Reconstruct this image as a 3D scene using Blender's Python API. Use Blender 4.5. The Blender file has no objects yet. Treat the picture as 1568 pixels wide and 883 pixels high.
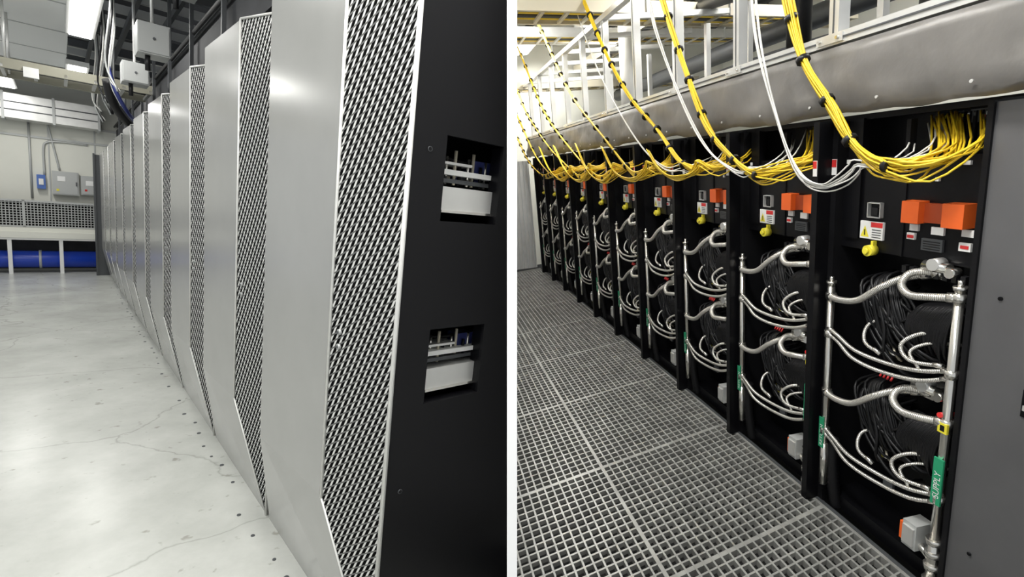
import bpy, bmesh, math, random
from mathutils import Vector, Matrix
random.seed(7)
sc=bpy.context.scene
sc.view_settings.view_transform='Standard'
TH=math.radians(11.4); EYE=1.6
def cam2w(v):
    x,y,z=v
    return Vector((x, y*math.sin(TH)+z*math.cos(TH), y*math.cos(TH)-z*math.sin(TH)))
class Frame:
    def __init__(s,r,n,u):
        s.r,s.n,s.u=[cam2w(v) for v in (r,n,u)]
        s.o=Vector((0,0,EYE))-s.u*EYE
    def P(s,a,b,c): return s.o+s.r*a+s.n*b+s.u*c
# two halls: (row direction, aisle direction, up)
L=Frame((-.6713,.1384,.7282),(-.7381,-.0347,-.6738),(.1161,.9773,-.1774))
R=Frame((-.1677,.2268,.9594),(-.9815,-.1299,-.1409),(-.0971,.971,-.2183))

# ---------------- materials
def mat(name,col,rough=.5,metal=0,spec=.5,noise=0,nscale=20,bump=0,emit=None):
    m=bpy.data.materials.new(name); m.use_nodes=True; nt=m.node_tree; b=nt.nodes['Principled BSDF']
    b.inputs['Base Color'].default_value=(*col,1); b.inputs['Roughness'].default_value=rough
    b.inputs['Metallic'].default_value=metal; b.inputs['Specular IOR Level'].default_value=spec
    if noise or bump:
        tc=nt.nodes.new('ShaderNodeTexCoord'); n=nt.nodes.new('ShaderNodeTexNoise'); n.inputs['Scale'].default_value=nscale; n.inputs['Detail'].default_value=6
        nt.links.new(tc.outputs['Object'],n.inputs['Vector'])
        if noise:
            cr=nt.nodes.new('ShaderNodeValToRGB')
            cr.color_ramp.elements[0].position=.3; cr.color_ramp.elements[1].position=.7
            cr.color_ramp.elements[0].color=(*[c*(1-noise) for c in col],1); cr.color_ramp.elements[1].color=(*[min(1,c*(1+noise)) for c in col],1)
            nt.links.new(n.outputs['Fac'],cr.inputs[0]); nt.links.new(cr.outputs[0],b.inputs['Base Color'])
        if bump:
            bp=nt.nodes.new('ShaderNodeBump'); bp.inputs['Strength'].default_value=bump; bp.inputs['Distance'].default_value=.01
            nt.links.new(n.outputs['Fac'],bp.inputs['Height']); nt.links.new(bp.outputs[0],b.inputs['Normal'])
    if emit:
        b.inputs['Emission Color'].default_value=(*col,1); b.inputs['Emission Strength'].default_value=emit
    return m
M_door=mat('door_paint_grey',(.35,.35,.335),.21,.15,.55,noise=.04,nscale=3)
M_trim=mat('door_trim_light',(.75,.75,.72),.35,.3)
M_body=mat('cabinet_black',(.006,.006,.007),.5,0,.2)
M_blk=mat('rack_black',(.004,.004,.005),.32,0,.22)
M_blkm=mat('cable_black',(.008,.008,.009),.42,0,.35)
M_panel=mat('side_panel_charcoal',(.17,.17,.175),.34,.5,.5,noise=.10,nscale=4)
M_steel=mat('stainless_steel',(.80,.78,.73),.18,.95)
M_alu=mat('aluminium',(.68,.68,.66),.4,.6,noise=.06,nscale=8)
M_white=mat('white_paint',(.80,.80,.78),.5)
M_tile=mat('ceiling_tile',(.88,.89,.88),.7)
M_wallc=mat('wall_cream',(.72,.72,.65),.6,noise=.03,nscale=2)
M_divider=mat('divider_white',(.98,.98,.98),.6)
M_blue=mat('pipe_blue',(.012,.05,.42),.3)
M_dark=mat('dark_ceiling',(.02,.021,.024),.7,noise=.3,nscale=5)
M_joist=mat('joist_grey',(.09,.095,.10),.5,.4)
M_orange=mat('orange_plastic',(.80,.13,.02),.4)
M_orange2=mat('orange_dark',(.36,.055,.012),.5)
M_yel=mat('yellow_cable',(.78,.54,.025),.4)
M_yelp=mat('yellow_plug',(.80,.70,.05),.4)
M_wcab=mat('white_cable',(.75,.74,.70),.4)
M_red=mat('red_plastic',(.6,.03,.03),.4)
M_green=mat('green_label',(.02,.30,.14),.5)
M_vinyl=mat('duct_vinyl_grey',(.15,.143,.134),.40,.1,noise=.2,nscale=4,bump=1.0)
M_grate=mat('grating_galvanised',(.34,.34,.32),.42,.35,noise=.25,nscale=10)
M_pit=mat('underfloor_dark',(.012,.012,.012),.8)
M_box=mat('electrical_box_grey',(.45,.46,.45),.45,.2)
M_beige=mat('beige_steel',(.50,.46,.36),.5,.2)
M_tray=mat('tray_zinc_dull',(.30,.29,.23),.5,.3)
M_lamp=mat('lamp_diffuser',(1,1,.97),.5,emit=5)
M_blue2=mat('heatsink_blue',(.03,.04,.16),.4,.5)
def floor_mat():
    m=bpy.data.materials.new('polished_concrete'); m.use_nodes=True; nt=m.node_tree; b=nt.nodes['Principled BSDF']
    tc=nt.nodes.new('ShaderNodeTexCoord')
    n=nt.nodes.new('ShaderNodeTexNoise'); n.inputs['Scale'].default_value=1.3; n.inputs['Detail'].default_value=8; n.inputs['Roughness'].default_value=.65
    nt.links.new(tc.outputs['Object'],n.inputs['Vector'])
    cr=nt.nodes.new('ShaderNodeValToRGB'); e=cr.color_ramp.elements
    e[0].position=.3; e[0].color=(.42,.43,.40,1); e[1].position=.7; e[1].color=(.61,.62,.585,1)
    nt.links.new(n.outputs['Fac'],cr.inputs[0])
    nd=nt.nodes.new('ShaderNodeTexNoise'); nd.inputs['Scale'].default_value=2.5; nd.inputs['Detail'].default_value=5
    nt.links.new(tc.outputs['Object'],nd.inputs['Vector'])
    mx=nt.nodes.new('ShaderNodeMixRGB'); mx.inputs[0].default_value=.25
    nt.links.new(tc.outputs['Object'],mx.inputs[1]); nt.links.new(nd.outputs['Color'],mx.inputs[2])
    v=nt.nodes.new('ShaderNodeTexVoronoi'); v.feature='DISTANCE_TO_EDGE'; v.inputs['Scale'].default_value=.75
    nt.links.new(mx.outputs[0],v.inputs['Vector'])
    cc=nt.nodes.new('ShaderNodeValToRGB'); cc.color_ramp.elements[0].position=0; cc.color_ramp.elements[0].color=(.66,.66,.64,1)
    cc.color_ramp.elements[1].position=.005; cc.color_ramp.elements[1].color=(1,1,1,1)
    nt.links.new(v.outputs['Distance'],cc.inputs[0])
    n2=nt.nodes.new('ShaderNodeTexNoise'); n2.inputs['Scale'].default_value=14; n2.inputs['Detail'].default_value=3
    nt.links.new(tc.outputs['Object'],n2.inputs['Vector'])
    c2=nt.nodes.new('ShaderNodeValToRGB'); c2.color_ramp.elements[0].position=.26; c2.color_ramp.elements[0].color=(.6,.58,.54,1)
    c2.color_ramp.elements[1].position=.34; c2.color_ramp.elements[1].color=(1,1,1,1)
    nt.links.new(n2.outputs['Fac'],c2.inputs[0])
    m1=nt.nodes.new('ShaderNodeMixRGB'); m1.blend_type='MULTIPLY'; m1.inputs[0].default_value=.8
    m2=nt.nodes.new('ShaderNodeMixRGB'); m2.blend_type='MULTIPLY'; m2.inputs[0].default_value=.8
    nt.links.new(cr.outputs[0],m1.inputs[1]); nt.links.new(cc.outputs[0],m1.inputs[2])
    nt.links.new(m1.outputs[0],m2.inputs[1]); nt.links.new(c2.outputs[0],m2.inputs[2])
    nt.links.new(m2.outputs[0],b.inputs['Base Color']); b.inputs['Roughness'].default_value=.27
    return m
M_floor=floor_mat()
def math_n(nt,op,a,b=None):
    n=nt.nodes.new('ShaderNodeMath'); n.operation=op
    for i,x in enumerate((a,b)):
        if x is None: continue
        if isinstance(x,(int,float)): n.inputs[i].default_value=x
        else: nt.links.new(x,n.inputs[i])
    return n.outputs[0]
def perf_mat(name,pu,pv,slant,fu,fv,metalcol,rough=.3,stag=.5,lean=0.):
    m=bpy.data.materials.new(name); m.use_nodes=True; nt=m.node_tree; b=nt.nodes['Principled BSDF']
    uv=nt.nodes.new('ShaderNodeUVMap'); sp=nt.nodes.new('ShaderNodeSeparateXYZ'); nt.links.new(uv.outputs[0],sp.inputs[0])
    U,V=sp.outputs[0],sp.outputs[1]
    v2=math_n(nt,'ADD',V,math_n(nt,'MULTIPLY',U,slant))
    q=math_n(nt,'DIVIDE',v2,pv)
    row=math_n(nt,'FLOOR',q); st=math_n(nt,'MULTIPLY',row,stag)
    p=math_n(nt,'ADD',math_n(nt,'DIVIDE',U,pu),st)
    if lean: p=math_n(nt,'ADD',p,math_n(nt,'MULTIPLY',math_n(nt,'FRACT',q),lean))
    fp=math_n(nt,'ABSOLUTE',math_n(nt,'SUBTRACT',math_n(nt,'FRACT',p),.5))
    fq=math_n(nt,'ABSOLUTE',math_n(nt,'SUBTRACT',math_n(nt,'FRACT',q),.5))
    hole=math_n(nt,'MULTIPLY',math_n(nt,'LESS_THAN',fp,fu/2),math_n(nt,'LESS_THAN',fq,fv/2))
    # with lean set, the web between hole rows is coloured darker than the strokes
    web=math_n(nt,'GREATER_THAN',fq,fv/2)
    mc=nt.nodes.new('ShaderNodeMixRGB'); nt.links.new(web,mc.inputs[0]); mc.inputs[1].default_value=(*metalcol,1); mc.inputs[2].default_value=(*[c*(.16 if lean else 1) for c in metalcol],1)
    mx=nt.nodes.new('ShaderNodeMixRGB'); nt.links.new(hole,mx.inputs[0]); nt.links.new(mc.outputs[0],mx.inputs[1]); mx.inputs[2].default_value=(.006,.006,.006,1)
    nt.links.new(mx.outputs[0],b.inputs['Base Color']); b.inputs['Roughness'].default_value=rough
    sh=math_n(nt,'MULTIPLY',math_n(nt,'SUBTRACT',1.0,hole),.5); nt.links.new(sh,b.inputs['Specular IOR Level'])
    bp=nt.nodes.new('ShaderNodeBump'); bp.inputs['Strength'].default_value=.5; bp.inputs['Distance'].default_value=.004; bp.invert=True
    nt.links.new(hole,bp.inputs['Height']); nt.links.new(bp.outputs[0],b.inputs['Normal'])
    return m
M_perf=perf_mat('perforated_grille',.027,.0235,.62,.62,.74,(.64,.64,.62),lean=.48,stag=.42)
M_fence=perf_mat('wire_mesh',.05,.05,0,.70,.70,(.38,.39,.38),.5,0)
def braid_mat():
    m=bpy.data.materials.new('braided_steel_hose'); m.use_nodes=True; nt=m.node_tree; b=nt.nodes['Principled BSDF']
    b.inputs['Metallic'].default_value=.75; b.inputs['Roughness'].default_value=.28
    uv=nt.nodes.new('ShaderNodeUVMap'); w=nt.nodes.new('ShaderNodeTexWave'); w.inputs['Scale'].default_value=60; w.bands_direction='Y'
    nt.links.new(uv.outputs[0],w.inputs[0])
    cr=nt.nodes.new('ShaderNodeValToRGB'); cr.color_ramp.elements[0].color=(.36,.34,.30,1); cr.color_ramp.elements[1].color=(.95,.93,.88,1)
    nt.links.new(w.outputs['Fac'],cr.inputs[0]); nt.links.new(cr.outputs[0],b.inputs['Base Color'])
    bp=nt.nodes.new('ShaderNodeBump'); bp.inputs['Strength'].default_value=.4; bp.inputs['Distance'].default_value=.003
    nt.links.new(w.outputs['Fac'],bp.inputs['Height']); nt.links.new(bp.outputs[0],b.inputs['Normal'])
    return m
M_braid=braid_mat()

# ---------------- mesh builder
def crom(pts,n=6):
    pts=[Vector(p) for p in pts]
    if len(pts)<3: return pts
    P=[pts[0]*2-pts[1]]+pts+[pts[-1]*2-pts[-2]]
    out=[]
    for i in range(1,len(P)-2):
        p0,p1,p2,p3=P[i-1:i+3]
        for k in range(n):
            t=k/n
            out.append(.5*((2*p1)+(-p0+p2)*t+(2*p0-5*p1+4*p2-p3)*t*t+(-p0+3*p1-3*p2+p3)*t**3))
    out.append(pts[-1]); return out
class MB:
    def __init__(s,fr,a0=0.): s.f=fr; s.a0=a0; s.v=[]; s.fc=[]; s.mi=[]; s.sm=[]; s.uv=[]; s.mats=[]
    def m(s,mt):
        if mt not in s.mats: s.mats.append(mt)
        return s.mats.index(mt)
    def face(s,pts,mt,uv=None):
        i=len(s.v); s.v+= [s.f.P(p[0]+s.a0,p[1],p[2]) for p in pts]
        s.fc.append(list(range(i,i+len(pts)))); s.mi.append(s.m(mt)); s.sm.append(False)
        s.uv.append(uv or [(p[0]+p[1],p[2]) for p in pts])
    def box(s,a0,a1,b0,b1,c0,c1,mt,sk=0.,skc=0.):
        i=len(s.v)
        for a in (a0,a1):
            for b in (b0,b1):
                for c in (c0,c1):
                    s.v.append(s.f.P(s.a0+a+sk*(b-b0),b,c+skc*(a-a0)))
        for q,U in (((0,1,3,2),0),((4,6,7,5),0),((0,4,5,1),1),((2,3,7,6),1),((0,2,6,4),2),((1,5,7,3),2)):
            s.fc.append([i+k for k in q]); s.mi.append(s.m(mt)); s.sm.append(False)
            uv=[]
            for k in q:
                a=(a0,a1)[k>>2]; b=(b0,b1)[(k>>1)&1]; c=(c0,c1)[k&1]
                uv.append(((b,c),(a,c),(a,b))[U])
            s.uv.append(uv)
    def tube(s,path,r,mt,seg=8,n=6,cap=True):
        W=[s.f.P(p[0]+s.a0,p[1],p[2]) for p in (crom(path,n) if len(path)>2 else path)]
        i0=len(s.v); prev=None; L_=0; Ls=[]
        for i,p in enumerate(W):
            t=(W[min(i+1,len(W)-1)]-W[max(i-1,0)]).normalized()
            if i: L_+=(p-W[i-1]).length
            Ls.append(L_)
            if prev is None:
                x=t.cross(Vector((0,0,1)))
                if x.length<.1: x=t.cross(Vector((1,0,0)))
            else: x=prev-t*prev.dot(t)
            x.normalize(); prev=x; y=t.cross(x)
            rr=r if not callable(r) else r(L_,i)
            for k in range(seg):
                an=2*math.pi*k/seg; s.v.append(p+x*rr*math.cos(an)+y*rr*math.sin(an))
        mi=s.m(mt)
        for i in range(len(W)-1):
            for k in range(seg):
                k2=(k+1)%seg
                s.fc.append([i0+i*seg+k,i0+i*seg+k2,i0+(i+1)*seg+k2,i0+(i+1)*seg+k]); s.mi.append(mi); s.sm.append(True)
                s.uv.append([(k/seg,Ls[i]),((k+1)/seg,Ls[i]),((k+1)/seg,Ls[i+1]),(k/seg,Ls[i+1])])
        if cap:
            for q in (list(range(i0,i0+seg))[::-1],list(range(i0+(len(W)-1)*seg,i0+len(W)*seg))):
                s.fc.append(q); s.mi.append(mi); s.sm.append(False); s.uv.append([(0,0)]*seg)
    def mesh(s,name,clip=None,off=None):
        me=bpy.data.meshes.new(name); me.from_pydata(s.v,[],s.fc); me.update()
        for m_ in s.mats: me.materials.append(m_)
        uvl=me.uv_layers.new(name='UVMap'); k=0
        for pi,p in enumerate(me.polygons):
            p.material_index=s.mi[pi]; p.use_smooth=s.sm[pi]
            for j,li in enumerate(p.loop_indices): uvl.data[li].uv=s.uv[pi][j]
        bm=bmesh.new(); bm.from_mesh(me)
        if clip is not None:
            g=bm.verts[:]+bm.edges[:]+bm.faces[:]
            if clip<0: bmesh.ops.bisect_plane(bm,geom=g,plane_co=(clip,0,0),plane_no=(1,0,0),clear_outer=True)
            else: bmesh.ops.bisect_plane(bm,geom=g,plane_co=(clip,0,0),plane_no=(1,0,0),clear_inner=True)
        bmesh.ops.recalc_face_normals(bm,faces=bm.faces)
        bm.to_mesh(me); bm.free()
        return me
    def obj(s,name,clip=None,parent=None):
        o=bpy.data.objects.new(name,s.mesh(name,clip)); bpy.context.collection.objects.link(o)
        if parent: o.parent=parent
        return o
def link(name,me,loc=(0,0,0)):
    o=bpy.data.objects.new(name,me); o.location=loc; bpy.context.collection.objects.link(o); return o
def text_polys(body,size):
    cu=bpy.data.curves.new('t','FONT'); cu.body=body; cu.size=size; cu.align_x='LEFT'; cu.resolution_u=3
    o=bpy.data.objects.new('t',cu); bpy.context.collection.objects.link(o)
    dg=bpy.context.evaluated_depsgraph_get(); me=o.evaluated_get(dg).to_mesh()
    out=[[(me.vertices[i].co.x,me.vertices[i].co.y) for i in p.vertices] for p in me.polygons]
    bpy.data.objects.remove(o); bpy.data.curves.remove(cu); return out
CL=-.0126; CR=.0126

# ================= partition added as the white strip between two views, no real wall
def divider():
    t=.0123
    def yz(h): return (1.2*math.cos(TH)+h*math.sin(TH), EYE-1.2*math.sin(TH)+h*math.cos(TH))
    pts=[yz(-1.1),yz(1.9)]
    v=[]
    for x in (-t,t):
        v+=[(x,pts[0][0],pts[0][1]),(x,19,pts[0][1]),(x,19,pts[1][1]+3),(x,pts[1][0],pts[1][1])]
    f=[(0,1,2,3),(4,7,6,5),(0,3,7,4),(1,5,6,2),(3,2,6,7),(0,4,5,1)]
    me=bpy.data.meshes.new('divider_panel'); me.from_pydata(v,[],f); me.materials.append(M_divider); link('divider_panel',me)
divider()

# ================= LEFT HALL
b0=-.757; H=2.463; PL=1.182; A0=1.300
mb=MB(L); mb.face([(-1,3.2,0),(14.6,3.2,0),(14.6,-2.2,0),(-1,-2.2,0)],M_floor); mb.obj('floor',clip=CL)

def cabinet(first):
    m=MB(L,A0)
    N1=(0,b0,H);R1=(.25,-.655,H);F1=(.90,-.632,H);R2=(.25,-.655,.60);F2=(.90,-.632,.59);N0=(0,b0,0);F0=(1.14,b0,0);G1=(.98,b0,H)
    m.face([N0,R2,R1,N1],M_perf,[(0,0),(.27,.6),(.27,H),(0,H)])
    m.face([R2,F2,F1,R1],M_door); m.face([N0,F0,F2,R2],M_door)
    m.face([F0,G1,F1,F2],M_door); m.face([N1,R1,F1,G1],M_door)
    def e(p,q,r=.006): m.tube([p,q],r,M_trim,4)
    o=.004
    e((0,b0+o,0),(0,b0+o,H),.0075); e((.25,-.652,.6),(.25,-.652,H),.005); e((.0,b0+o,0),(.25,-.652,.6),.004); e((0,b0+o,H),(.25,-.652,H),.006)
    for c in (1.165,1.215):
        m.tube([(.215,-.674,c),(.215,-.664,c)],.010,M_box,14); m.tube([(.215,-.664,c),(.215,-.661,c)],.005,M_joist,10)
    D=-1.75
    if first:
        def sheet(b_1,b_0,c_0,c_1): m.box(.0,.012,b_0,b_1,c_0,c_1,M_body)
        hb1,hb0=-.878,-1.105
        sheet(b0-.004,hb1,0,H); sheet(hb0,D,0,H)
        for c_0,c_1 in ((0,.99),(1.248,1.60),(1.86,H)): sheet(hb1,hb0,c_0,c_1)
        m.box(.015,1.1,D,b0-.02,2.40,H-.01,M_body); m.box(.26,.28,D,b0-.02,0,H,M_blk)
        m.box(.02,1.1,b0-.03,b0-.02,0,H,M_blk)
        for base in (.99,1.60):
            h=.255
            m.box(.035,.16,-1.20,-.90,base+.035,base+.110,M_alu)
            m.box(.030,.036,-1.20,-.90,base+.028,base+.036,M_steel)
            m.box(.06,.2,-1.20,-.90,base+.125,base+.138,M_joist)
            m.box(.05,.2,-1.14,-.90,base+.150,base+.166,M_white)
            m.box(.05,.12,-1.02,-.90,base+.182,base+.190,M_alu)
            for i in range(9):
                bb=-.91-i*.027
                m.tube([(.07+.01*(i%2),bb,base+.12),(.07+.01*(i%2),bb,base+.19+.02*(i%3))],.006,(M_blk,M_steel,M_beige)[i%3],6)
            for i in range(5): m.box(.1,.14,-.97-i*.03,-.95-i*.03,base+.138,base+.152,(M_beige,M_blue2,M_joist)[i%3])
            m.box(.08,.14,-1.12,-1.05,base+.15,base+.21,M_blue2)
            m.tube([(.1,-.9,base+.22),(.1,-1.0,base+.20),(.11,-1.2,base+.215)],.006,M_blkm,6)
            m.box(.012,.06,hb0-.004,hb0,base,base+h,M_blk); m.box(.012,.06,hb1,hb1+.004,base,base+h,M_blk)
            m.box(.012,.05,hb0,hb1,base-.004,base,M_blk)
        for (bb,c) in ((-.82,1.81),(-.815,.69)):
            m.tube([(-.002,bb,c),(.002,bb,c)],.008,M_joist,10); m.tube([(-.003,bb,c),(.001,bb,c)],.006,M_blk,10)
    else:
        m.box(0,1.16,D,b0-.012,0,H-.005,M_body)
    return m
link('perforated_server_cabinet',cabinet(True).mesh('cab_end',clip=CL))
me=cabinet(False).mesh('cab')
for j in range(1,10): link('perforated_server_cabinet',me,L.r*(PL*j))
m=MB(L,A0+PL*10); m.box(0,.03,-1.3,-.56,0,H-.02,M_joist); m.box(-.02,.05,-.57,-.54,0,H,M_joist); m.obj('cabinet_guard_panel')
m=MB(L)
for i in range(48):
    a=1.75+i*.2+random.uniform(-.05,.05); b=-.67+random.uniform(-.04,.03)
    if random.random()<.7:
        r=random.uniform(.008,.014); m.tube([(a,b,-.001),(a,b,.003)],r,M_joist,10)
m.obj('floor_anchor_caps')

# far wall
AW=14.15
m=MB(L); m.box(AW,AW+.1,-2.6,3.2,0,5.0,M_wallc); m.obj('wall_far')
m=MB(L)
for b in (1.9,1.3,.86,.1,-.62): m.box(AW-.012,AW,b-.012,b+.012,1.4,3.0,M_box)
for c in (2.72,3.02): m.box(AW-.03,AW,-2.6,3.2,c-.02,c+.02,M_box)
m.obj('trim_1')
m=MB(L); m.box(AW-.55,AW-.08,-.70,3.2,2.98,3.42,M_alu)
for b in (-.68,0,.7,1.4): m.box(AW-.57,AW-.08,b-.02,b+.02,2.95,3.45,M_box)
for c in (3.12,3.26): m.box(AW-.565,AW-.55,-.7,3.2,c,c+.02,M_joist)
m.obj('ventilation_duct')
m=MB(L); 
m.tube([(AW-.33,-2,.27),(AW-.33,3.2,.27)],.17,M_blue,20)
for b in (.30,-.9,1.5): m.tube([(AW-.33,b-.02,.27),(AW-.33,b+.02,.27)],.185,M_box,20)
m.obj('blue_water_pipe')
m=MB(L)
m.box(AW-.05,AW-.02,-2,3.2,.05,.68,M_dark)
for b in (1.9,.72,-.02,-.75): m.box(AW-.62,AW-.56,b-.03,b+.03,0,.72,M_white)
m.box(AW-.64,AW-.1,-2,3.2,.68,.74,M_white); m.box(AW-.66,AW-.60,-2,3.2,.72,.84,M_wallc); m.box(AW-.6,AW-.3,-2,3.2,.84,.92,M_wallc)
m.obj('pipe_support_frame')
m=MB(L); m.box(AW-.5,AW-.49,-2,3.2,.94,1.44,M_fence); m.box(AW-.52,AW-.47,-2,3.2,1.42,1.46,M_box); m.box(AW-.52,AW-.47,-2,3.2,.925,.95,M_box)
for b in (1.6,.5,-.6): m.box(AW-.52,AW-.47,b-.02,b+.02,.925,1.46,M_box)
m.obj('wire_mesh_fence')
def ebox(b0_,b1_,c0_,c1_,name,mt):
    m=MB(L); m.box(AW-.2,AW-.005,b1_,b0_,c0_,c1_,mt); m.box(AW-.215,AW-.2,b1_+.02,b0_-.02,c0_+.02,c1_-.02,mt)
    m.box(AW-.235,AW-.215,b1_+.03,b1_+.05,(c0_+c1_)/2-.04,(c0_+c1_)/2+.04,M_joist)
    m.box(AW-.222,AW-.215,b0_-.2,b0_-.08,c1_-.2,c1_-.1,M_white)
    m.box(AW-.222,AW-.215,b0_-.10,b0_-.06,c0_+.08,c0_+.12,M_red if b0_<0 else M_yelp)
    return m.obj(name)
ebox(.07,-.34,1.60,2.08,'electrical_panel_box',M_box); ebox(-.37,-.66,1.63,2.03,'electrical_panel_box',M_box)
M_blue3=mat('breaker_blue',(.08,.16,.45),.4)
m=MB(L); m.box(AW-.12,AW-.005,.17,.30,1.70,1.98,M_blue3); m.box(AW-.14,AW-.12,.20,.27,1.78,1.90,M_white); m.obj('breaker_box')
m=MB(L)
m.tube([(AW-.03,.38,3.0),(AW-.03,.38,1.5)],.02,M_box,8)
m.tube([(AW-.03,.18,1.98),(AW-.03,.18,2.5),(AW-.03,.12,2.64),(AW-.03,-.1,2.68),(AW-.03,-.5,2.68)],.02,M_box,8)
m.tube([(AW-.03,.1,3.0),(AW-.03,.05,2.7),(AW-.03,-.05,2.1)],.018,M_box,8)
m.obj('electrical_conduit')
# ceiling
CH=3.55
m=MB(L)
m.box(-2,10.8,-.16,3.6,CH,CH+.05,M_tile)
for a in [x*1.22 for x in range(0,9)]: m.box(a-.012,a+.012,-.16,3.6,CH-.006,CH,M_box)
for b in (.45,1.06,1.67,2.3): m.box(-2,10.8,b-.012,b+.012,CH-.006,CH,M_box)
m.obj('ceiling')
m=MB(L); m.box(-2,14.5,-3.2,-.0,4.6,4.65,M_dark); m.box(10.8,14.5,-.2,3.6,4.6,4.65,M_dark); m.obj('ceiling')
m=MB(L)
for a in [x*.6+3 for x in range(0,18)]: m.box(a,a+.05,-2.6,-.18,3.9,4.0,M_box if int(a*10)%4 else M_joist)
for b in (-.45,-.75,-1.1,-1.7): m.box(1,14,b,b+.04,3.75,3.83,M_joist)
for a in [x*.9+9 for x in range(0,6)]: m.box(a,a+.05,-.2,3.2,3.9,4.0,M_box)
m.obj('ceiling_joists',clip=CL)
m=MB(L)
m.box(1.0,14,-1.35,-.98,2.80,3.05,M_dark); m.box(1.0,14,-1.7,-1.2,3.2,3.5,M_body)
for i in range(7): m.tube([(1,-.95-.05*i,3.12+.01*(i%2)),(14,-.95-.05*i,3.12+.01*(i%2))],.02,(M_blkm,M_joist)[i%2],6)
for a in [x*1.182+2 for x in range(10)]:
    m.box(a,a+.04,-1.4,-.92,2.76,2.80,M_joist); m.box(a,a+.03,-.95,-.92,2.76,3.7,M_joist)
m.obj('overhead_cable_duct',clip=CL)
m=MB(L)
for a in (7.6,8.2):
    m.box(a,a+.04,-.88,3.2,2.86,2.96,M_tray)
b=-.88
while b<3.2: m.box(7.6,8.24,b,b+.03,2.87,2.90,M_alu); b+=.25
for k in range(5): m.tube([(7.7+k*.1,-.88,2.94),(7.72+k*.1,0,2.95),(7.68+k*.1,3.2,2.94)],.02,M_joist,6)
for b in (.35,1.4): m.tube([(7.62,b,2.9),(7.62,b,CH-.01)],.012,M_alu,6); m.tube([(8.2,b,2.9),(8.2,b,CH-.01)],.012,M_alu,6)
for b in (.1,.62,1.1): m.box(7.56,7.6,b,b+.12,2.80,2.9,M_alu)
m.obj('strut_cable_tray')
def jbox(a,b,c,w,h):
    m=MB(L); m.box(a,a+w,b-w,b,c,c+h,M_box); m.box(a-.012,a,b-w+.01,b-.01,c+.01,c+h-.01,M_box)
    m.tube([(a-.016,b-w/2,c+h/2),(a-.010,b-w/2,c+h/2)],.012,M_joist,8)
    m.tube([(a+w/2,b-w/2,c+h),(a+w/2,b-w/2,3.74)],.012,M_alu,6); m.tube([(a+w/3,b-w/3,c),(a+w/3,b-w/3,c-.12)],.02,M_blkm,8)
    return m.obj('junction_box')
jbox(5.3,-.52,2.80,.22,.24); jbox(6.6,-.52,2.78,.22,.2); jbox(4.9,-.66,3.22,.22,.2); jbox(8.6,-.5,2.82,.2,.2)
m=MB(L)
for k in range(12):
    a=6.2+k*.3; b=-.40-.03*(k%4)
    m.tube([(a,b,3.85),(a+.05,b-.02,3.4),(a+.2,b+.02,2.9),(a+.1,b-.06,2.62+.05*(k%3))],.009,(M_box,M_blkm,M_wcab)[k%3],5)
m.tube([(7.4,-.45,2.9),(7.5,-.5,2.7),(7.7,-.62,2.55),(7.9,-.75,2.48)],.05,M_blkm,10)
m.tube([(7.2,-.45,3.0),(7.1,-.5,2.75),(7.15,-.6,2.56),(7.4,-.7,2.49)],.02,M_blue2,10)
m.obj('hanging_cables')

# ================= RIGHT HALL
PR=.5855; RA=1.205; FB=-1.568
m=MB(R); m.face([(-.5,-4,-.25),(9,-4,-.25),(9,2,-.25),(-.5,2,-.25)],M_pit); m.obj('floor',clip=CR)
m=MB(R); g=.0417; SK=-.23
b=FB+.02
k=0
while b<.35:
    th=.0042 if k%20 else .009
    m.box(.6,7.2,b-th,b+th,-.03,0,M_grate); b+=g; k+=1
a=.2; k=0
while a<7.4:
    th=.0040 if k%18 else .010
    m.box(a-th,a+th,FB+.02,.35,-.022 if k%18 else -.03,-.001,M_grate,sk=SK)
    a+=g; k+=1
m.obj('grating_walkway',clip=CR)
m=MB(R); m.box(.4,7.0,FB+.0,FB+.015,-.08,.004,M_joist); m.obj('walkway_edge_angle')

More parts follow.
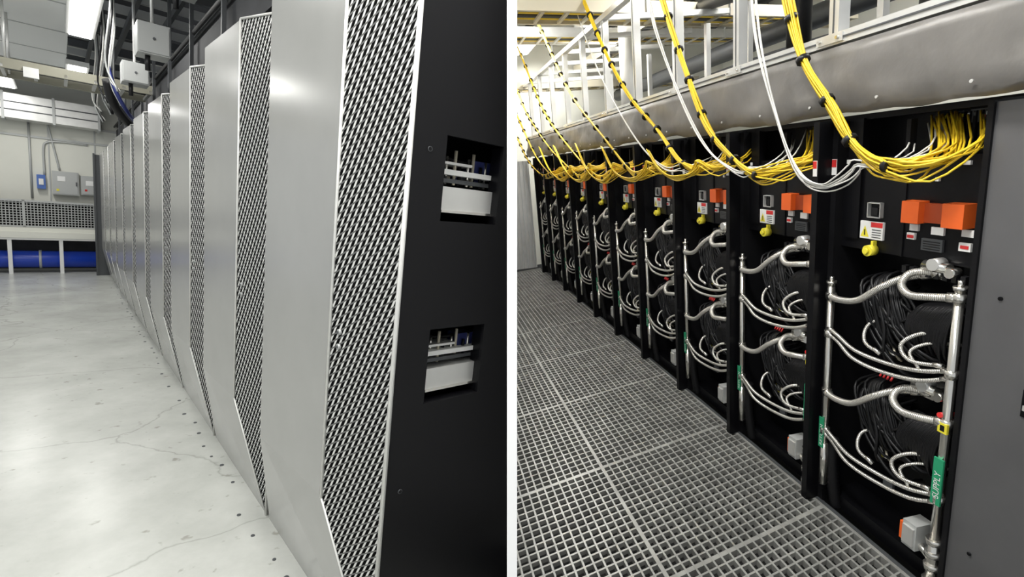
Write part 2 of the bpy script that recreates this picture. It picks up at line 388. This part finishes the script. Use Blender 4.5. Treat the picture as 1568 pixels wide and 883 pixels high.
SUP=text_polys('SUPPLY',.030); RET=text_polys('RETURN',.026)
def rack():
    m=MB(R,RA)
    W=PR
    m.box(0,W,-2.4,-1.74,0,1.66,M_blk)
    m.box(W-.035,W-.005,-1.75,-1.505,0,1.645,M_blk)
    m.box(W-.060,W-.035,-1.75,-1.565,0,1.64,M_body)
    m.box(0,.012,-1.75,-1.60,0,1.64,M_body)
    m.box(0,W,-1.75,-1.60,0,.06,M_blk)
    m.box(0,W-.03,-1.75,-1.60,1.16,1.50,M_blk)
    m.box(0,W-.03,-1.75,-1.70,1.5,1.65,M_body)
    m.box(.26,.275,-1.62,-1.595,1.16,1.62,M_body)
    m.box(0,W-.03,-1.75,-1.60,1.635,1.65,M_body)
    m.box(.44,.50,-1.62,-1.59,1.2,1.64,M_blk)
    m.box(.180,.240,-1.62,-1.560,1.285,1.357,M_orange)
    m.box(.110,.180,-1.62,-1.583,1.288,1.350,M_orange2)
    m.box(.035,.100,-1.62,-1.555,1.283,1.357,M_orange)
    for s_,c_,w_,h_,mt in ((.205,1.255,.03,.022,M_white),(.12,1.250,.04,.025,M_white),(.03,1.255,.035,.022,M_white),(.04,1.278,.03,.008,M_blkm),
                        (.215,1.225,.028,.022,M_white),(.035,1.210,.035,.026,M_white),(.12,1.195,.07,.04,M_joist),(.03,1.56,.04,.03,M_joist),(.10,1.59,.05,.04,M_joist),(.17,1.58,.03,.05,M_joist),(.10,1.54,.02,.02,M_white),(.22,1.56,.03,.04,M_joist),(.06,1.47,.02,.012,M_white),(.15,1.42,.012,.012,M_white),(.10,1.60,.02,.01,M_red)):
        bb=-1.60 if c_<1.5 else -1.695
        m.box(s_,s_+w_,bb-.005,bb+.008,c_,c_+h_,mt)
    m.box(.218,.240,-1.592,-1.590,1.23,1.24,M_red); m.box(.040,.064,-1.592,-1.590,1.218,1.228,M_red)
    for i in range(4): m.box(.127,.183,-1.592,-1.591,1.20+i*.008,1.203+i*.008,M_blkm)
    for i in range(8): m.box(.03+i*.028,.045+i*.028,-1.6,-1.58,1.11,1.135,M_blkm)
    for i in range(12): m.box(.02+i*.018,.028+i*.018,-1.695,-1.68,1.535,1.625,M_blkm); m.box(.021+i*.018,.027+i*.018,-1.68,-1.679,1.61,1.62,(M_joist,M_white,M_yelp)[i%3])
    m.box(.335,.432,-1.60,-1.592,1.205,1.270,M_white)
    m.box(.337,.385,-1.5921,-1.591,1.250,1.268,M_red)
    i0=1.212
    m.box(.388,.431,-1.5921,-1.591,1.206,1.269,M_white)
    m.face([(.428,-1.5905,i0),(.391,-1.5905,i0),(.4095,-1.5905,i0+.042)],M_yelp)
    m.box(.407,.412,-1.5904,-1.590,i0+.006,i0+.028,M_blkm)
    for i in range(4): m.box(.343,.380,-1.5921,-1.591,1.212+i*.009,1.215+i*.009,M_joist)
    m.tube([(.375,-1.60,1.165),(.375,-1.570,1.165)],.021,M_yelp,12); m.tube([(.375,-1.570,1.165),(.375,-1.56,1.165)],.011,M_yelp,10)
    m.box(.365,.375,-1.6,-1.585,1.18,1.2,M_yelp)
    for x0,x1,c0_,c1_ in ((.345,.348,1.285,1.340),(.397,.400,1.285,1.340),(.345,.400,1.285,1.288),(.345,.400,1.337,1.340)): m.box(x0,x1,-1.6,-1.585,c0_,c1_,M_alu)
    m.box(.360,.386,-1.6,-1.59,1.295,1.322,M_blkm)
    m.box(W-.030,W-.010,-1.505,-1.503,1.44,1.50,M_white); m.box(W-.029,W-.011,-1.503,-1.502,1.47,1.498,M_red)
    m.box(W-.060,W-.037,-1.565,-1.563,1.44,1.50,M_white); m.box(W-.059,W-.038,-1.563,-1.562,1.47,1.498,M_red)
    m.box(.49,.505,-1.60,-1.588,1.48,1.495,M_white)
    def man(s_,b_,c0_,c1_):
        m.tube([(s_,b_,c0_),(s_,b_,c1_)],.0135,M_steel,14)
        m.tube([(s_,b_,c1_),(s_,b_,c1_+.012)],.019,M_steel,12); m.tube([(s_,b_,c1_+.012),(s_,b_,c1_+.03)],.008,M_steel,8)
    man(.022,-1.555,.20,1.10); man(.515,-1.555,.10,1.01)
    for s_,cs in ((.022,(1.075,.825,.655,.375)),(.515,(.96,.80,.54,.36))):
        for cc in cs: m.tube([(s_,-1.555,cc-.014),(s_,-1.555,cc+.014)],.019,M_steel,12)
    def hose(pts,r):
        m.tube([(p[0],p[1],p[2]) for p in pts],r,M_braid,10)
        for p,q in ((pts[0],pts[1]),(pts[-1],pts[-2])):
            v=(Vector(q)-Vector(p)).normalized()*.03
            m.tube([p,tuple(Vector(p)+v)],r*1.35,M_steel,8)
    for dc in (0,-.42):
        hose([(.515,-1.55,.96+dc),(.44,-1.53,.965+dc),(.36,-1.53,.985+dc),(.28,-1.54,1.05+dc),(.22,-1.57,1.095+dc),(.15,-1.60,1.12+dc)],.0125)
        hose([(.022,-1.555,1.075+dc),(.09,-1.53,1.065+dc),(.16,-1.53,1.055+dc),(.205,-1.545,1.08+dc),(.19,-1.57,1.12+dc),(.11,-1.60,1.13+dc)],.0125)
        m.box(.10,.17,-1.66,-1.59,1.11+dc,1.15+dc,M_steel); m.tube([(.08,-1.58,1.15+dc),(.16,-1.58,1.15+dc)],.018,M_steel,12)
        m.tube([(.12,-1.6,1.16+dc),(.12,-1.56,1.16+dc)],.02,M_alu,12)
        m.tube([(.07,-1.6,1.14+dc),(.07,-1.565,1.14+dc)],.016,M_steel,10)
        d2=dc*1.07
        hose([(.515,-1.55,.825+d2),(.44,-1.53,.815+d2),(.36,-1.53,.785+d2),(.24,-1.54,.780+d2),(.12,-1.54,.800+d2),(.022,-1.555,.835+d2)],.0072)
        hose([(.515,-1.55,.80+d2),(.45,-1.54,.785+d2),(.37,-1.53,.750+d2),(.26,-1.54,.740+d2),(.12,-1.54,.765+d2),(.022,-1.555,.81+d2)],.0072)
        hose([(.29,-1.62,.93+d2),(.345,-1.57,.89+d2),(.33,-1.54,.83+d2),(.27,-1.55,.80+d2)],.0062)
        hose([(.06,-1.62,.93+d2),(.14,-1.57,.92+d2),(.185,-1.54,.87+d2),(.15,-1.54,.825+d2),(.05,-1.555,.84+d2)],.0066)
        hose([(.05,-1.63,.90+d2),(.12,-1.58,.89+d2),(.16,-1.55,.85+d2),(.12,-1.55,.80+d2)],.0055)
        rnd=random.Random(5)
        # looms: a dense combed fan hanging from the coupling, then tufts
        for i in range(30):
            f=i/29; s0=.40-.12*f; c0_=1.02+.05*math.sin(f*3)+dc
            m.tube([(s0,-1.70,c0_),(s0,-1.62,c0_),(s0-.02-.03*f,-1.575-.02*rnd.random(),c0_-.07),(s0-.06-.04*f,-1.59,.86+dc+rnd.uniform(-.03,.03)),(s0-.07-.06*f,-1.66,.82+dc)],.0055,M_blkm,6,n=4)
        for i in range(16):
            s0=rnd.uniform(.25,.42); s1=s0-rnd.uniform(.02,.16); c0_=rnd.uniform(1.0,1.12)+dc; c1_=rnd.uniform(.72,.92)+dc
            m.tube([(s0,-1.70,c0_),(s0+.0,-1.60,c0_-.02),(s0-.04+rnd.uniform(-.03,.03),-1.56-rnd.uniform(0,.04),(c0_+c1_)/2),(s1,-1.58,c1_+.02),(s1-.02,-1.68,c1_)],.0058,M_blkm,5,n=4)
        for i in range(30):
            f=i/29; s0=.03+.14*f; c0_=1.035-.03*f+dc
            m.tube([(s0,-1.68,c0_),(s0+.01,-1.60,c0_-.005),(s0+.03,-1.572,c0_-.07),(s0+.05-.03*f,-1.60,.86+dc+rnd.uniform(-.03,.02)),(s0+.05-.03*f,-1.7,.82+dc)],.0054,M_blkm,6,n=4)
        for i in range(5): m.box(.05+i*.085,.11+i*.085,-1.74,-1.70,.93+dc,.96+dc,M_joist)
        for i in range(3): m.tube([(.36-.02*i,-1.64,.86+dc),(.30-.02*i,-1.60,.80+dc),(.25,-1.62,.77+dc)],.004,(M_yelp,M_wcab,M_beige)[i],5,n=3)
    for i in range(4): m.tube([(.26+i*.015,-1.60,.71),(.255+i*.015,-1.585,.695)],.004,M_red,6)
    m.box(.004,.036,-1.543,-1.537,.36,.53,M_green)
    for pl in SUP: m.face([(.009+y,-1.5362,.385+x) for x,y in pl],M_white)
    m.box(.004,.034,-1.544,-1.536,.625,.660,M_yelp); m.box(.012,.026,-1.536,-1.5355,.632,.652,M_blkm)
    m.tube([(.035,-1.60,.67),(.035,-1.54,.68)],.009,M_red,8)
    m.box(.505,.530,-1.541,-1.538,.28,.42,M_green)
    for pl in RET: m.face([(.509+y*.8,-1.5372,.29+x),] if False else [(.509+y*.8,-1.5372,.29+x) for x,y in pl],M_white)
    m.box(.065,.115,-1.60,-1.53,.135,.235,M_box); m.box(.115,.135,-1.59,-1.54,.14,.21,M_orange); m.box(.07,.11,-1.53,-1.522,.15,.22,M_alu)
    m.tube([(.022,-1.555,.04),(.022,-1.555,.21)],.0165,M_steel,12)
    for c_ in (.04,.10,.15,.2): m.tube([(.022,-1.555,c_),(.022,-1.555,c_+.02)],.025,M_steel,8)
    m.tube([(.022,-1.555,.13),(.08,-1.555,.16)],.012,M_steel,8)
    m.tube([(.515,-1.555,.10),(.515,-1.555,.30)],.016,M_steel,10)
    m.tube([(.505,-1.59,.32),(.50,-1.585,.2),(.49,-1.59,.08),(.48,-1.60,.0)],lambda l,i:.023+(.003 if i%2 else -.002),M_blkm,12,n=16)
    m.box(.22,.26,-1.60,-1.59,.25,.29,M_joist)
    return m
me=rack().mesh('rack')
for j in range(10): link('liquid_cooled_server_rack',me,R.r*(PR*j))
m=MB(R); m.box(.45,1.187,-1.60,-1.560,0,1.64,M_panel); m.box(1.187,1.203,-1.66,-1.552,0,1.645,M_body)
m.tube([(1.12,-1.562,1.1),(1.12,-1.556,1.1)],.006,M_blk,8); m.tube([(1.12,-1.562,.25),(1.12,-1.556,.25)],.006,M_blk,8)
m.box(.98,1.035,-1.562,-1.555,.78,.86,M_blk); m.box(.985,1.03,-1.556,-1.552,.80,.815,M_alu)
m.obj('steel_end_door')
def band():
    m=MB(R); n=140; A=.6; B=7.3
    rows=[(-1.515,1.667),(-1.49,1.678),(-1.485,1.74),(-1.49,1.80),(-1.495,1.86),(-1.50,1.895),(-1.62,1.905)]
    i0=len(m.v)
    for i in range(n+1):
        a=A+(B-A)*i/n
        for k,(b,c) in enumerate(rows):
            w=(.006*math.sin(a*7+k)+.007*math.sin(a*17+2*k)+.005*math.sin(a*41+k*1.7))*(1 if k<5 else .2)
            dc=-.012*abs(math.sin((a-RA)/PR*math.pi)) if k==0 else 0
            m.v.append(R.P(a,b+w,c+ (dc+.006*math.sin(a*9)+.003*math.sin(a*31) if k<2 else 0)))
    for i in range(n):
        for k in range(len(rows)-1):
            q=len(rows); m.fc.append([i0+i*q+k,i0+(i+1)*q+k,i0+(i+1)*q+k+1,i0+i*q+k+1]); m.mi.append(m.m(M_vinyl)); m.sm.append(True); m.uv.append([(0,0)]*4)
    a=.9
    while a<7: m.tube([(a,-1.48,1.70),(a,-1.475,1.70)],.005,M_alu,8); a+=PR/2
    return m.obj('duct_curtain_band')
band()
m=MB(R)
m.box(.6,7.3,-1.56,-1.505,1.905,1.945,M_alu); m.box(.6,7.3,-1.56,-1.505,2.62,2.66,M_alu)
m.box(.6,7.3,-1.503,-1.50,1.922,1.927,M_joist)
a=1.72
while a<7.3:
    m.box(a-.022,a+.022,-1.56,-1.515,1.94,2.62,M_alu); m.box(a-.06,a+.06,-1.505,-1.498,1.912,1.94,M_alu)
    m.box(a-.003,a+.003,-1.516,-1.513,1.94,2.62,M_joist)
    for s_ in (-.04,.04): m.tube([(a+s_,-1.50,1.926),(a+s_,-1.49,1.926)],.006,M_steel,6)
    m.box(a-.02,a+.02,-2.6,-1.56,2.62,2.66,M_alu); a+=PR
m.box(.6,7.3,-2.60,-2.55,1.94,1.99,M_alu)
for a in [2.0+PR*k for k in range(9)]: m.box(a-.02,a+.02,-2.60,-2.56,1.94,2.62,M_alu)
m.obj('aluminium_extrusion_frame')
m=MB(R); m.box(8.6,8.7,-6,2.5,-.2,4.2,M_wallc); 
m.obj('wall_far',clip=CR)
m=MB(R); m.box(7.45,7.50,-1.52,2.5,0,1.62,M_alu)
for b in [-1.5+.06*k for k in range(30)]: m.box(7.44,7.45,b,b+.012,0,1.62,M_box)
m.obj('slatted_screen',clip=CR)
m=MB(R); m.box(-1,8.6,-5.5,-5.4,-.2,4.2,M_wallc); m.obj('wall_right')
m=MB(R); m.box(-1,9,-6,2.5,3.9,3.95,M_tile); m.obj('ceiling',clip=CR)
m=MB(R)
for a in [1+.8*k for k in range(10)]: m.box(a,a+.06,-5.4,2.5,3.5,3.62,M_joist if int(a*10)%3 else M_dark,sk=SK)
for b in (-4.4,-3.6,-2.7,-1.1,-.4): m.box(.5,8.6,b,b+.08,3.3,3.42,M_beige)
for b in (-4.9,-3.9,-3.0,-1.7): m.tube([(.5,b,3.45),(8.6,b,3.45)],.05,M_joist,8)
m.obj('ceiling_joists',clip=CR)
def tray(name,a,c,w,b_0,b_1,mt):
    m=MB(R)
    for aa in (a,a+w): m.box(aa,aa+.035,b_0,b_1,c,c+.10,mt,sk=SK)
    b=b_0
    while b<b_1: m.box(a+SK*(b-b_0),a+w+SK*(b-b_0),b,b+.03,c,c+.02,mt); b+=.22
    for k in range(6): m.tube([(a+.05+k*w/7,b_0,c+.03),(a+.05+k*w/7+SK*(b_1-b_0),b_1,c+.04)],.018,(M_blkm,M_joist,M_yel)[k%3],5)
    for bb in (b_0+.5,b_0+1.7,b_0+2.6): m.tube([(a+SK*(bb-b_0),bb,c),(a+SK*(bb-b_0),bb,3.3)],.009,M_alu,6)
    m.obj(name,clip=CR)
tray('ladder_cable_tray',4.9,2.72,.35,-4.6,1,M_beige); tray('ladder_cable_tray',6.6,2.95,.35,-4.6,1,M_alu); tray('ladder_cable_tray',3.5,2.95,.3,-4.6,.5,M_tray); tray('ladder_cable_tray',8.0,2.6,.3,-4.6,.5,M_beige)
m=MB(R)
for b in (-2.9,-2.66): m.box(.5,8.5,b,b+.03,2.95,3.06,M_beige)
a=.6
while a<8.4: m.box(a,a+.03,-2.9,-2.66,2.96,2.99,M_alu); a+=.25
for k in range(4): m.tube([(.5,-2.85+k*.05,3.02),(8.4,-2.85+k*.05,3.02)],.025,M_blkm,6)
m.obj('ladder_cable_tray')
m=MB(R)
m.tube([(2.15,-1.72,1.9),(2.15,-1.72,3.25)],.05,M_blkm,12); m.tube([(1.0,-2.2,2.2),(3.4,-2.3,2.6),(5,-2.8,2.9)],.06,M_blkm,12)
m.tube([(3.0,-3.4,1.9),(3.0,-3.4,3.25)],.10,M_joist,12); m.tube([(.5,-3.2,2.5),(8,-3.2,2.5)],.09,M_joist,12)
m.tube([(5.0,-2.1,1.9),(5.0,-2.1,3.25)],.07,M_white,12); m.tube([(1.2,-2.9,2.1),(4,-2.95,2.25),(7.5,-2.9,2.15)],.05,M_dark,8)
m.obj('service_pipes')

def bundle(path,mt,n,rad,sr,ties=True,seed=0,name='fibre_cable_bundle'):
    rnd=random.Random(seed); m=MB(R)
    P=crom(path,7); N=len(P)
    for k in range(n):
        ph=rnd.uniform(0,6.28); rr=rad*math.sqrt(rnd.uniform(.05,1)); tw=rnd.uniform(-2,2)
        sag=rnd.uniform(-.012,.012) if rnd.random()<.8 else rnd.uniform(-.05,0)
        pts=[]
        for i,p in enumerate(P):
            t=i/(N-1); an=ph+tw*t*2
            loose=1+ .5*abs(math.sin(t*9))
            pts.append((p.x+rr*loose*math.cos(an),p.y+rr*loose*math.sin(an)*.8,p.z+rr*loose*math.sin(an)+sag*max(0,t-.6)*2))
        e=pts[-1]; f=rnd.random()
        de=(e[0]+.10-f*.17,-1.675,1.56+rnd.uniform(-.0,.08))
        m1=(e[0]-.045-.05*f,-1.45,1.490+sag+rnd.uniform(-.012,.012))
        m2=(e[0]-.02-f*.13,-1.54-rnd.uniform(0,.04),1.51+rnd.uniform(-.015,.03))
        m.tube(pts[::2]+[m1,m2,de],sr,mt,5,n=3)
    if ties:
        acc=0
        for i in range(1,N-1):
            acc+=(P[i]-P[i-1]).length
            if acc>.17:
                acc=0; d=(P[i+1]-P[i-1]).normalized()*.009
                m.tube([tuple(P[i]-d),tuple(P[i]+d)],rad*1.4,M_blkm,10)
    m.obj(name)
B=-1.42
def pb(l,b=B): return [(a,b,c) for a,c in l]
paths=[
 [(1.93,2.40),(1.84,2.10),(1.75,1.87),(1.61,1.69),(1.52,1.57),(1.43,1.50),(1.36,1.485)],
 [(2.95,2.65),(2.84,2.41),(2.60,1.99),(2.39,1.68),(2.17,1.52),(2.02,1.455),(1.92,1.465)],
 [(4.4,3.0),(4.24,2.87),(3.78,2.35),(3.35,1.96),(2.96,1.72),(2.70,1.53),(2.52,1.475)],
 [(5.8,3.1),(5.63,2.94),(4.73,2.19),(3.85,1.71),(3.35,1.46),(3.12,1.465)],
 [(7.0,3.1),(6.7,2.86),(5.8,2.14),(4.73,1.64),(4.07,1.42),(3.72,1.46)],
 [(7.6,2.9),(6.9,2.3),(5.8,1.78),(5.1,1.55),(4.6,1.42),(4.32,1.46)],
 [(8.0,2.6),(7.2,2.1),(6.4,1.65),(5.6,1.42),(4.92,1.46)],
 [(8.2,2.3),(7.5,1.9),(6.9,1.6),(6.1,1.42),(5.5,1.46)]]
for i,p in enumerate(paths): bundle(pb(p),M_yel,26,.0175,.0034,seed=i)
# slack loops that run on along the row in front of the curtain
for i,p in enumerate(([(3.05,1.60),(2.90,1.48),(2.70,1.43),(2.52,1.46),(2.44,1.52)],
                      [(3.90,1.66),(3.65,1.47),(3.35,1.41),(3.15,1.45),(3.05,1.52)],
                      [(4.6,1.72),(4.3,1.48),(3.95,1.39),(3.72,1.45),(3.64,1.52)],
                      [(5.4,1.74),(5.0,1.48),(4.6,1.38),(4.32,1.45),(4.22,1.52)],
                      [(6.1,1.76),(5.7,1.50),(5.2,1.38),(4.9,1.45),(4.80,1.52)])):
    bundle(pb(p,-1.40),M_yel,9,.012,.0034,ties=False,seed=50+i)
bundle(pb([(2.05,2.25),(1.99,1.96),(1.88,1.68),(1.753,1.46),(1.64,1.41),(1.55,1.44),(1.48,1.50)]),M_wcab,6,.014,.0028,ties=False,seed=30,name='white_cable_bundle')
bundle(pb([(3.0,2.45),(2.92,2.25),(2.66,1.86),(2.41,1.59),(2.16,1.48),(2.05,1.50)]),M_wcab,5,.014,.0028,ties=False,seed=31,name='white_cable_bundle')
bundle(pb([(4.4,2.8),(3.9,2.2),(3.3,1.7),(2.9,1.5),(2.65,1.50)]),M_wcab,4,.012,.0028,ties=False,seed=32,name='white_cable_bundle')

# ================= lights
def area(fr,a,b,c,sa,sb,w,name,col=(1,.985,.95)):
    l=bpy.data.lights.new(name,'AREA'); l.shape='RECTANGLE'; l.size=sb; l.size_y=sa; l.energy=w; l.color=col
    z=fr.u.normalized(); y=(fr.r-z*fr.r.dot(z)).normalized(); x=y.cross(z)
    m=MB(fr); m.box(a-sa/2-.03,a+sa/2+.03,b-sb/2-.03,b+sb/2+.03,c+.022,c+.09,M_white); m.box(a-sa/2,a+sa/2,b-sb/2,b+sb/2,c+.01,c+.022,M_lamp)
    h=m.obj(name)
    o=bpy.data.objects.new('lamp',l); bpy.context.collection.objects.link(o); o.parent=h
    o.matrix_world=Matrix.Translation(fr.P(a,b,c))@Matrix((x,y,z)).transposed().to_4x4()
for a,b,w,sa in ((1.6,.35,44,1.25),(4.0,.35,44,1.25),(6.95,-.26,48,2.4),(10.6,-.28,38,1.2),(12.6,.6,50,1.2),(4.0,1.9,46,1.25),(8.4,1.6,54,1.25),(.6,1.5,46,1.25)):
    area(L,a,b,3.44,sa,.2,w,'ceiling_light_panel')
for a,b,w in ((1.0,-.35,68),(2.8,-.7,68),(5.2,-1.2,66),(7.6,-1.6,52),(3.6,-2.6,48),(6.5,-2.4,48),(1.5,-2.6,40),(4.0,-4,46)):
    area(R,a,b,3.2,1.0,.35,w,'ceiling_light_panel')
w=bpy.data.worlds.new('W'); sc.world=w; w.use_nodes=True
w.node_tree.nodes['Background'].inputs[0].default_value=(.93,.97,1,1); w.node_tree.nodes['Background'].inputs[1].default_value=.55

c=bpy.data.cameras.new('camera'); co=bpy.data.objects.new('camera',c); bpy.context.collection.objects.link(co)
co.location=(0,0,EYE); co.rotation_euler=(math.pi/2-TH,0,0); c.sensor_width=36; c.lens=36*755/1568; c.clip_start=.05
sc.camera=co
